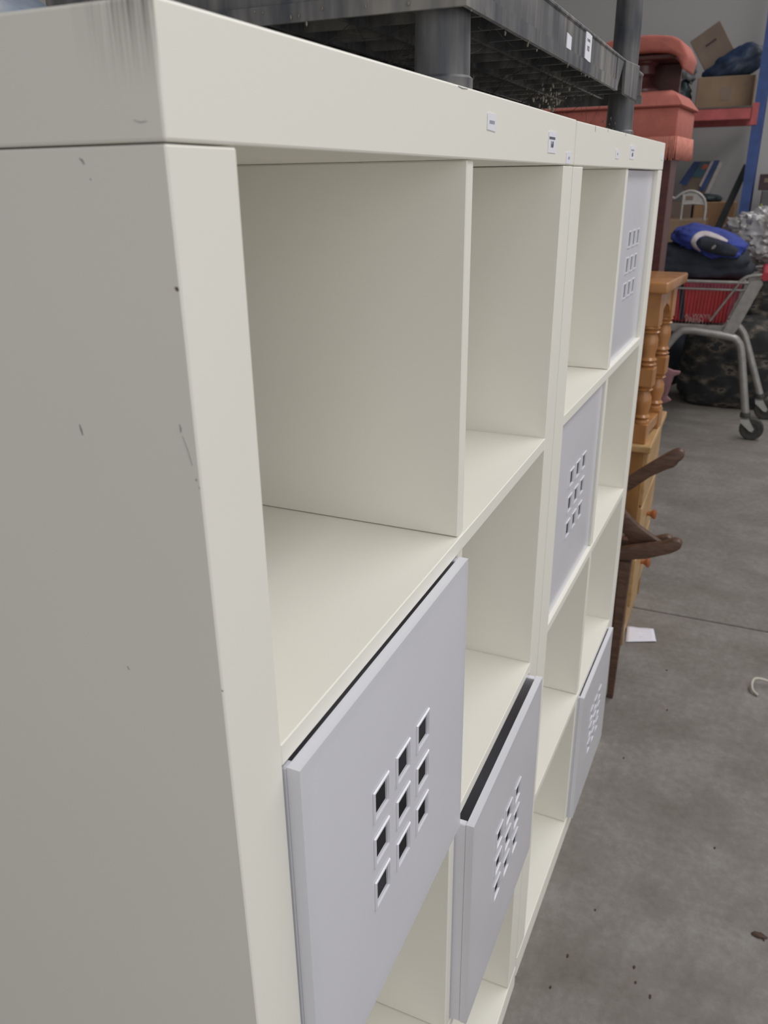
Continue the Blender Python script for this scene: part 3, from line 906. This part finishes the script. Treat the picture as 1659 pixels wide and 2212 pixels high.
# red bag inside the trolley, printed
RB = thing('red_bag', 'red woven plastic bag with white lettering inside the shopping trolley', 'bag', (0, 0, 0))
bm = bm_new()
poly = [(0.50, 0.645), (-0.110, 0.645), (-0.166, 0.850), (-0.166, 0.8785), (0.52, 0.8785)]
add_prism(bm, poly, 'x', 0.0, 0.34, bev=0.012, seg=2)
BSH = lambda z: NX + 0.020 + 0.060 * (0.884 - z) / 0.256
for v in bm.verts:
    v.co.x += BSH(v.co.z)
obj('bag_body', bm, 'redbag', RB, True, 50)
def bag_patch(name, poly, m, d):
    bm = bm_new(); add_prism(bm, poly, 'x', -d - 0.0008, -d)
    for v in bm.verts:
        v.co.x += BSH(v.co.z)
    return obj(name, bm, m, RB)
bag_patch('pink_edge', [(-0.106, 0.700), (-0.136, 0.845), (0.110, 0.850), (0.110, 0.870), (-0.156, 0.870), (-0.156, 0.845), (-0.116, 0.690)], 'pinkbag', 0.0006)
bag_patch('black_strap', [(0.165, 0.872), (0.136, 0.872), (0.115, 0.655), (0.140, 0.655)], 'navy', 0.0015)
RM = Matrix.Rotation(-PI / 2, 4, 'Z') @ Matrix.Rotation(PI / 2, 4, 'X')
for body, cy, cz in (('ALWAYS', 0.046, 0.682), ('FRESH', 0.058, 0.655)):
    o = text_obj('lettering', body, 0.036, 'letter', RB, Matrix.Translation((0, cy, cz)) @ RM, 0.0005)
    for v in o.data.vertices:
        v.co.x += BSH(v.co.z) - 0.0016

# clothes heaped on the trolley
def rest_on(bm, supports, gap=0.006):
    """lift every vertex that would sink into what lies underneath."""
    trees = [BVHTree.FromPolygons([o.matrix_basis @ v.co for v in o.data.vertices], [tuple(p.vertices) for p in o.data.polygons]) for o in supports]
    for v in bm.verts:
        for t in trees:
            h = t.ray_cast(Vector((v.co.x, v.co.y, 5.0)), Vector((0, 0, -1)))
            if h[0] is not None and v.co.z < h[0].z + gap:
                v.co.z = h[0].z + gap
            loc, nrm, _, dist = t.find_nearest(v.co)
            if loc is not None and (v.co - loc).dot(nrm) < gap and dist < 0.15:
                v.co = loc + nrm * gap
bm = bm_new()
merge(bm, blob_bm((4.95, 0.085, 0.960), (0.188, 0.280, 0.120), 0.12, 1.8, 1, 5, 3.0, floor=0.8965, crinkle=0.04))
navy = tag(obj('jacket', bm, 'navy', None, True, 180), 'dark navy jacket heaped over the top of the trolley', 'clothing', 'clothes on the trolley')
bm = bm_new()
merge(bm, blob_bm((4.93, 0.045, 1.075), (0.20, 0.205, 0.085), 0.12, 1.8, 3, 5, 2.3, crinkle=0.07, mtx=Matrix.Rotation(math.radians(13), 4, 'X')))
rest_on(bm, [navy], 0.016)
blue = obj('jersey', bm, 'bluecloth', None, True, 180)
tag(blue, 'royal blue and black jersey with a curved white stripe on the clothes heap', 'clothing', 'clothes on the trolley')
def surf_x(objs, y, z, x0=3.5):
    best = None
    for o in objs:
        me = o.data
        tree = BVHTree.FromPolygons([o.matrix_basis @ v.co for v in me.vertices], [tuple(p.vertices) for p in me.polygons])
        h = tree.ray_cast(Vector((x0, y, z)), Vector((1, 0, 0)))
        if h[0] is not None and (best is None or h[0].x < best):
            best = h[0].x
    return best
def ribbon(name, pts, widths, m, parent, surfs, fallback=4.8, th=0.003):
    P = smooth_path([(0, y, z) for y, z in pts], 6)
    n = len(P)
    bm = bm_new(); rows = []
    for i, p in enumerate(P):
        d = (P[min(i + 1, n - 1)] - P[max(i - 1, 0)]).normalized()
        nv = Vector((0, -d.z, d.y))
        t = i / (n - 1) * (len(widths) - 1); k = min(int(t), len(widths) - 2)
        w = widths[k] + (widths[k + 1] - widths[k]) * (t - k)
        row = []
        for s in (-1, -0.33, 0.33, 1):
            q = p + nv * (w * s)
            x = surf_x(surfs, q.y, q.z)
            row.append((q, x))
        rows.append(row)
    last = fallback
    grid = []
    for row in rows:
        g = []
        for q, x in row:
            if x is None:
                x = last
            last = x
            g.append(bm.verts.new((x - th, q.y, q.z)))
        grid.append(g)
    for a, b in zip(grid, grid[1:]):
        for k in range(3):
            bm.faces.new((a[k], a[k + 1], b[k + 1], b[k]))
    o = obj(name, bm, m, parent, True, 180)
    md = o.modifiers.new('thick', 'SOLIDIFY'); md.thickness = 0.002; md.offset = -1
    return o
ribbon('white_stripe', [(0.075, 1.043), (0.104, 1.068), (0.117, 1.094), (0.100, 1.124), (0.070, 1.134), (0.030, 1.128), (-0.020, 1.112), (-0.058, 1.096)], [0.004, 0.010, 0.015, 0.015, 0.013, 0.011, 0.009, 0.004], 'whitecloth', blue, [blue, navy])
ribbon('black_panel', [(0.092, 1.078), (0.070, 1.088), (0.030, 1.078), (-0.020, 1.062), (-0.070, 1.050), (-0.115, 1.035)], [0.012, 0.030, 0.038, 0.036, 0.032, 0.02], 'navy', blue, [blue, navy], th=0.010)
ribbon('small_logo', [(0.018, 1.055), (-0.002, 1.078)], [0.003, 0.008, 0.004], 'scuff', blue, [blue], th=0.013)
bm = bm_new()
merge(bm, blob_bm((5.31, -0.235, 1.085), (0.115, 0.205, 0.150), 0.20, 2.4, 9, 5, 2.2, crinkle=0.22, floor=0.9365))
for v in bm.verts:
    v.co.x = max(v.co.x, 5.165)
tag(obj('silver_bag', bm, 'silver', None, True, 38), 'crinkled silver plastic bag on the right of the clothes heap', 'bag')

# camouflage bags on the floor behind and under the trolley
def cloth_bag(label, c, r, seed, amp=0.10):
    bm = bm_new()
    merge(bm, blob_bm(c, r, amp, 2.2, seed, 5, 3.5, floor=0.0, crinkle=0.05))
    tag(obj('camouflage_bag', bm, 'camo', None, True, 180), label, 'bag', 'camouflage bags')
cloth_bag('dark camouflage bag on the floor under the shopping trolley', (5.60, -0.14, 0.25), (0.24, 0.29, 0.31), 2)
cloth_bag('tall dark camouflage bag on the floor right of the trolley', (6.20, -0.40, 0.42), (0.22, 0.24, 0.47), 5)
bm = bm_new(); merge(bm, blob_bm((6.05, 0.40, 0.26), (0.20, 0.24, 0.33), 0.10, 2.2, 31, 4, 3.0, floor=0.0, crinkle=0.05))
tag(obj('dark_lump', bm, 'navy', None, True, 180), 'dark rounded lump on the floor behind the trolley, left of the camouflage bag', 'bag')  # dark lump added to fill the dark area beside the camouflage bag

# dusty pink cloth behind the little table
bm = bm_new()
P = []
merge(bm, blob_bm((3.52, 0.21, 0.30), (0.16, 0.105, 0.36), 0.10, 1.6, 12, 4, 2.6, floor=0.0))
PC = obj('pink_cushion', bm, 'pinkcloth', None, True, 180)
tag(PC, 'dusty pink cushion standing on the floor behind the pine drawers', 'cushion')
bm = bm_new(); add_prism(bm, [(0.20, 0.655), (0.096, 0.6543), (0.0723, 0.652), (0.042, 0.642), (0.0128, 0.6402), (0.0151, 0.6278), (0.0371, 0.6177), (0.0469, 0.5692), (0.0554, 0.5244), (0.0359, 0.5094), (0.0542, 0.4971), (0.077, 0.4885), (0.20, 0.52)], 'x', 3.41, 3.43, bev=0.003, seg=2)
obj('pointed_edge', bm, 'pinkcloth', PC, True, 60)

# ------------------------------------------------------------------ pallet racking with its load
PR = thing('pallet_rack', 'pallet racking with blue uprights and red beams against the grey wall', 'racking', (6.5, 0, 0))
def upright(x, y):
    bm = bm_new()
    w = 0.033
    add_box(bm, x - 0.03, x - 0.026, y - w, y + w, 0.006, 3.4)
    add_box(bm, x - 0.026, x + 0.035, y - w, y - w + 0.004, 0.006, 3.4)
    add_box(bm, x - 0.026, x + 0.035, y + w - 0.004, y + w, 0.006, 3.4)
    add_box(bm, x - 0.05, x + 0.05, y - 0.06, y + 0.06, 0.0, 0.006)
    return obj('upright', bm, 'rackblue', PR)
upright(0, -0.083); upright(0.85, -0.083); upright(0, 2.62); upright(0.85, 2.62)
for yy in (-0.083, 2.62):
    for za, zb in ((0.3, 1.1), (1.1, 1.9), (1.9, 2.7)):
        bm = bm_new()
        pa, pb = ((0.036, yy, za), (0.82, yy, zb))
        add_tube(bm, [pa, pb], 0.014, 6)
        obj('brace', bm, 'rackblue', PR)
for z in (1.838, 0.90):
    for x in (-0.03, 0.83):
        bm = bm_new(); add_box(bm, x, x + 0.045, -0.038, 2.576, z - 0.036, z + 0.036, bev=0.003)
        b = obj('beam', bm, 'rackred', PR)
        for yy in (-0.0815, 2.5775):
            c = box_obj('end_connector', (x - 0.006, x + 0.0, yy - 0.0, yy + 0.042, z - 0.075, z + 0.065), 'rackred', b, 0.001)
    box_obj('deck_board', (-0.03, 0.88, -0.035, 2.57, z + 0.0365, z + 0.0485), 'deckwood', PR, 0.001)
DK1 = 1.838 + 0.0487; DK0 = 0.90 + 0.0487

def carton(label, dims, m, loc=(0, 0, 0), rot=(0, 0, 0), tape=True, flaps=False, prints=()):
    sx, sy, sz = dims
    c = thing('carton', label, 'cardboard box', loc)
    c.rotation_euler = rot
    box_obj('carton_body', (0, sx, 0, sy, 0, sz), m, c, 0.004, 1)
    if tape:
        box_obj('tape_strip', (sx * 0.1, sx * 0.9, sy / 2 - 0.024, sy / 2 + 0.024, sz, sz + 0.0006), 'tape', c)
    if flaps:
        for s in (0, 1):
            fm = Matrix.Translation((0, sy * s, sz)) @ Matrix.Rotation(math.radians(35 if s else -35), 4, 'X')
            box_obj('flap', (0.002, sx - 0.002, -0.002, 0.002, 0.0, 0.11), m, c, mtx=fm)
    for y0, y1, z0, z1, mm in prints:
        box_obj('print_patch', (-0.0012, -0.0002, y0, y1, z0, z1), mm, c)
    return c
carton('large brown cardboard box sitting on the red racking beam', (0.40, 0.385, 0.205), 'cardboard', (6.60, -0.030, DK1), flaps=False, prints=[(0.15, 0.22, 0.05, 0.13, 'cardboard_grey'), (0.04, 0.07, 0.14, 0.16, 'cardboard_grey')])
carton('grey-brown cardboard box tipped up at an angle on the blue tarpaulin bag', (0.25, 0.225, 0.30), 'cardboard_grey', (6.80, 0.107, 2.2185), (math.radians(-33), 0, 0), prints=[(0.07, 0.15, 0.20, 0.215, 'maroon')])
bm = bm_new(); merge(bm, blob_bm((6.69, 0.12, 2.165), (0.068, 0.20, 0.10), 0.22, 2.1, 14, 4, 2.0, floor=DK1 + 0.2075, crinkle=0.08, mtx=Matrix.Rotation(math.radians(-22), 4, 'X')))
tag(obj('tarp_bag', bm, 'bluebag', None, True, 120), 'dark blue tarpaulin bag slumped on the large brown box', 'bag')
bm = bm_new(); merge(bm, blob_bm((6.66, 0.475, DK1 + 0.085), (0.09, 0.075, 0.10), 0.25, 2.6, 16, 4, 2.6, floor=DK1 + 0.0004, crinkle=0.12))
GS = tag(obj('green_sack', bm, 'darkgreen', None, True, 120), 'dark green sack beside the brown box on the red beam', 'bag')
bm = bm_new(); merge(bm, blob_bm((6.66, 0.455, DK1 + 0.235), (0.07, 0.075, 0.085), 0.25, 2.4, 17, 4, 2.2, crinkle=0.15)); rest_on(bm, [GS], 0.016)
tag(obj('grey_bundle', bm, 'grey', None, True, 120), 'grey cloth bundle on top of the green sack', 'cloth')

carton('low tan cardboard box under the white arched frame', (0.36, 0.31, 0.185), 'cardboard', (6.47, 0.17, DK0), prints=[(0.14, 0.23, 0.075, 0.095, 'red')])
carton('orange-brown cardboard box behind the leaning black plank', (0.30, 0.30, 0.30), 'cardboard_orange', (6.86, -0.01, DK0), (0, 0, 0), prints=[])
carton('brown cardboard box at the back of the lower rack shelf', (0.25, 0.36, 0.30), 'cardboard_grey', (6.86, 0.31, DK0))
# white arched frame
WF = thing('arched_frame', 'white painted metal arched frame with crossbars on the lower rack shelf', 'frame', (6.44, 0.30, DK0 + 0.1853 + 0.0008))
def wtube(name, pts, r):
    bm = bm_new(); add_tube(bm, smooth_path(pts, 5), r, 8)
    return obj(name, bm, 'whitemetal', WF, True, 60)
wtube('arch', [(0.05, -0.118, 0.0), (0.05, -0.118, 0.08), (0.05, -0.100, 0.145), (0.05, -0.050, 0.188), (0.05, 0.01, 0.200), (0.05, 0.065, 0.180), (0.05, 0.105, 0.150), (0.05, 0.130, 0.160)], 0.0095)
wtube('inner_post', [(0.05, 0.048, 0.0), (0.05, 0.048, 0.10), (0.05, 0.048, 0.180)], 0.007)
wtube('crossbar', [(0.05, 0.048, 0.108), (0.05, -0.03, 0.112), (0.05, -0.112, 0.105)], 0.007)
bm = bm_new()
add_prism(bm, [(0.047, 0.112), (0.047, 0.172), (0.012, 0.190), (-0.045, 0.182), (-0.092, 0.142), (-0.110, 0.110)], 'x', 0.047, 0.053)
obj('infill_panel', bm, 'whitemetal', WF)
box_obj('panel_slot', (0.0462, 0.0468, -0.022, 0.030, 0.135, 0.165), 'cardboard_grey', WF)
# leaning blue picture board
PB = thing('picture_board', 'blue bordered picture board leaning sideways below the red beam', 'picture', (0, 0, 0))
def slab(name, quad, x, th, m, parent):
    bm = bm_new(); add_prism(bm, quad, 'x', x, x + th)
    return obj(name, bm, m, parent)
slab('board', [(0.425, 1.365), (0.335, 1.545), (0.150, 1.548), (0.255, 1.258), (0.345, 1.253)], 7.10, 0.03, 'pictbrown', PB)
slab('blue_border', [(0.445, 1.385), (0.352, 1.545), (0.300, 1.545), (0.385, 1.365)], 7.092, 0.007, 'pictblue', PB)
slab('teal_field', [(0.350, 1.430), (0.300, 1.540), (0.228, 1.540), (0.272, 1.430)], 7.093, 0.006, 'pictteal', PB)
slab('orange_spot', [(0.292, 1.495), (0.272, 1.525), (0.240, 1.520), (0.246, 1.495), (0.272, 1.484)], 7.090, 0.0025, 'orange', PB)
slab('white_border', [(0.290, 1.365), (0.222, 1.545), (0.200, 1.545), (0.262, 1.350)], 7.091, 0.008, 'whitecloth', PB)
slab('blue_stripe', [(0.285, 1.325), (0.198, 1.550), (0.162, 1.550), (0.245, 1.330)], 7.089, 0.010, 'pictblue', PB)
slab('grey_border', [(0.250, 1.270), (0.158, 1.545), (0.135, 1.530), (0.225, 1.262)], 7.090, 0.009, 'whitemetal', PB)
# black plank
bm = bm_new()
add_prism(bm, [(0.150, DK0), (0.095, DK0), (-0.068, 1.470), (-0.036, 1.520)], 'x', 6.62, 6.65, bev=0.002)
tag(obj('leaning_plank', bm, 'plank', None), 'long black plank leaning against the blue rack upright', 'plank')
bm = bm_new(); merge(bm, blob_bm((6.98, 0.20, DK0 + 0.322), (0.10, 0.10, 0.035), 0.3, 3, 21, 3, 2.2, floor=DK0 + 0.3010))
tag(obj('green_plant', bm, 'darkgreen', None, True, 120), 'small dark green clump between the picture board and the plank', 'plant')
# grey cabinet with maroon box, right edge
GC = thing('metal_cabinet', 'grey metal cabinet at the right edge behind the silver bag', 'cabinet', (6.95, -0.66, 0))
box_obj('cabinet_body', (0, 0.45, 0, 0.48, 0, 1.33), 'grey', GC, 0.004)
box_obj('door', (-0.016, -0.0005, 0.005, 0.475, 0.05, 1.325), 'grey', GC, 0.002)
MB_ = thing('maroon_box', 'maroon cardboard box with a pale label on the grey cabinet', 'box', (6.97, -0.52, 1.3304))
box_obj('box_body', (0, 0.3, 0, 0.37, 0, 0.115), 'maroon', MB_, 0.003)
box_obj('pale_label', (-0.0012, -0.0002, 0.05, 0.335, 0.055, 0.085), 'cardboard_grey', MB_)
# yellow bottle on a carton
carton('plain brown carton on the floor behind the silver bag', (0.24, 0.26, 1.10), 'cardboard_grey', (6.58, -0.42, 0))
YB = thing('bottle', 'small yellow-green plastic bottle behind the silver bag', 'bottle', (6.66, -0.190, 1.1010))
bm = bm_new(); add_lathe(bm, [(0.018, 0.0), (0.019, 0.004), (0.019, 0.09), (0.015, 0.108), (0.008, 0.116), (0.008, 0.128)], 18); obj('bottle_body', bm, 'yellow', YB, True, 40)
bm = bm_new(); add_lathe(bm, [(0.0095, 0.1281), (0.0095, 0.140)], 14); obj('cap', bm, 'yellow', YB, True, 40)

# ------------------------------------------------------------------ small things on the floor
bm = bm_new()
corn = [Vector((2.225, 0.001, 0.003)), Vector((2.243, -0.083, 0.003)), Vector((2.168, -0.101, 0.0005)), Vector((2.127, -0.008, 0.0005))]
n = 8; g = []
for i in range(n + 1):
    r = []
    for j in range(n + 1):
        u, v = i / n, j / n
        p = corn[0] * (1 - u) * (1 - v) + corn[1] * (1 - u) * v + corn[2] * u * v + corn[3] * u * (1 - v)
        p.z += 0.003 + 0.0025 * noise.noise(Vector((u * 2.5, v * 2.5, 3.3)))
        r.append(bm.verts.new(p))
    g.append(r)
for i in range(n):
    for j in range(n):
        bm.faces.new((g[i][j], g[i + 1][j], g[i + 1][j + 1], g[i][j + 1]))
pap = obj('paper_sheet', bm, 'paper', None, True, 180)
md = pap.modifiers.new('thick', 'SOLIDIFY'); md.thickness = 0.0012
tag(pap, 'creased white sheet of paper lying on the concrete by the chair leg', 'paper')
for k, (x, y, l) in enumerate(((2.195, -0.045, 0.03), (2.180, -0.047, 0.022))):
    box_obj('faint_print', (x - 0.002, x + 0.002, y - l / 2, y + l / 2, 0.0062, 0.0068), 'sticker', pap)

bm = bm_new()
pts = [(1.972, -0.412, 0.004), (1.985, -0.397, 0.010), (2.004, -0.393, 0.020), (2.028, -0.400, 0.024), (2.040, -0.425, 0.020), (2.040, -0.48, 0.010), (2.02, -0.60, 0.004), (1.96, -0.74, 0.004)]
add_tube(bm, smooth_path(pts, 5), 0.0042, 8)
tag(obj('cord', bm, 'cord', None, True, 60), 'loop of cream cord on the floor at the right edge', 'cord')

def crumb(x, y, r, seed, label):
    bm = bm_new(); merge(bm, blob_bm((x, y, r[2] * 0.6), r, 0.4, 2, seed, 2, floor=0.0002))
    tag(obj('leaf_scrap', bm, 'debris', None, True, 60), label, 'debris', 'scraps on the concrete floor')
crumb(1.089, -0.424, (0.007, 0.014, 0.004), 1, 'largest brown leaf scrap on the floor near the bottom right corner')
for k, (x, y) in enumerate(((0.884, -0.211), (0.916, -0.204), (0.889, -0.080), (0.809, -0.064), (2.01, -0.151), (1.798, -0.174), (1.535, -0.091), (1.083, -0.434), (0.865, -0.24), (1.02, -0.11), (1.30, -0.33))):
    crumb(x, y, (0.0030 * (1 + 0.3 * (k % 3)), 0.0022, 0.0014), 20 + k, 'tiny dark scrap of litter on the concrete floor')
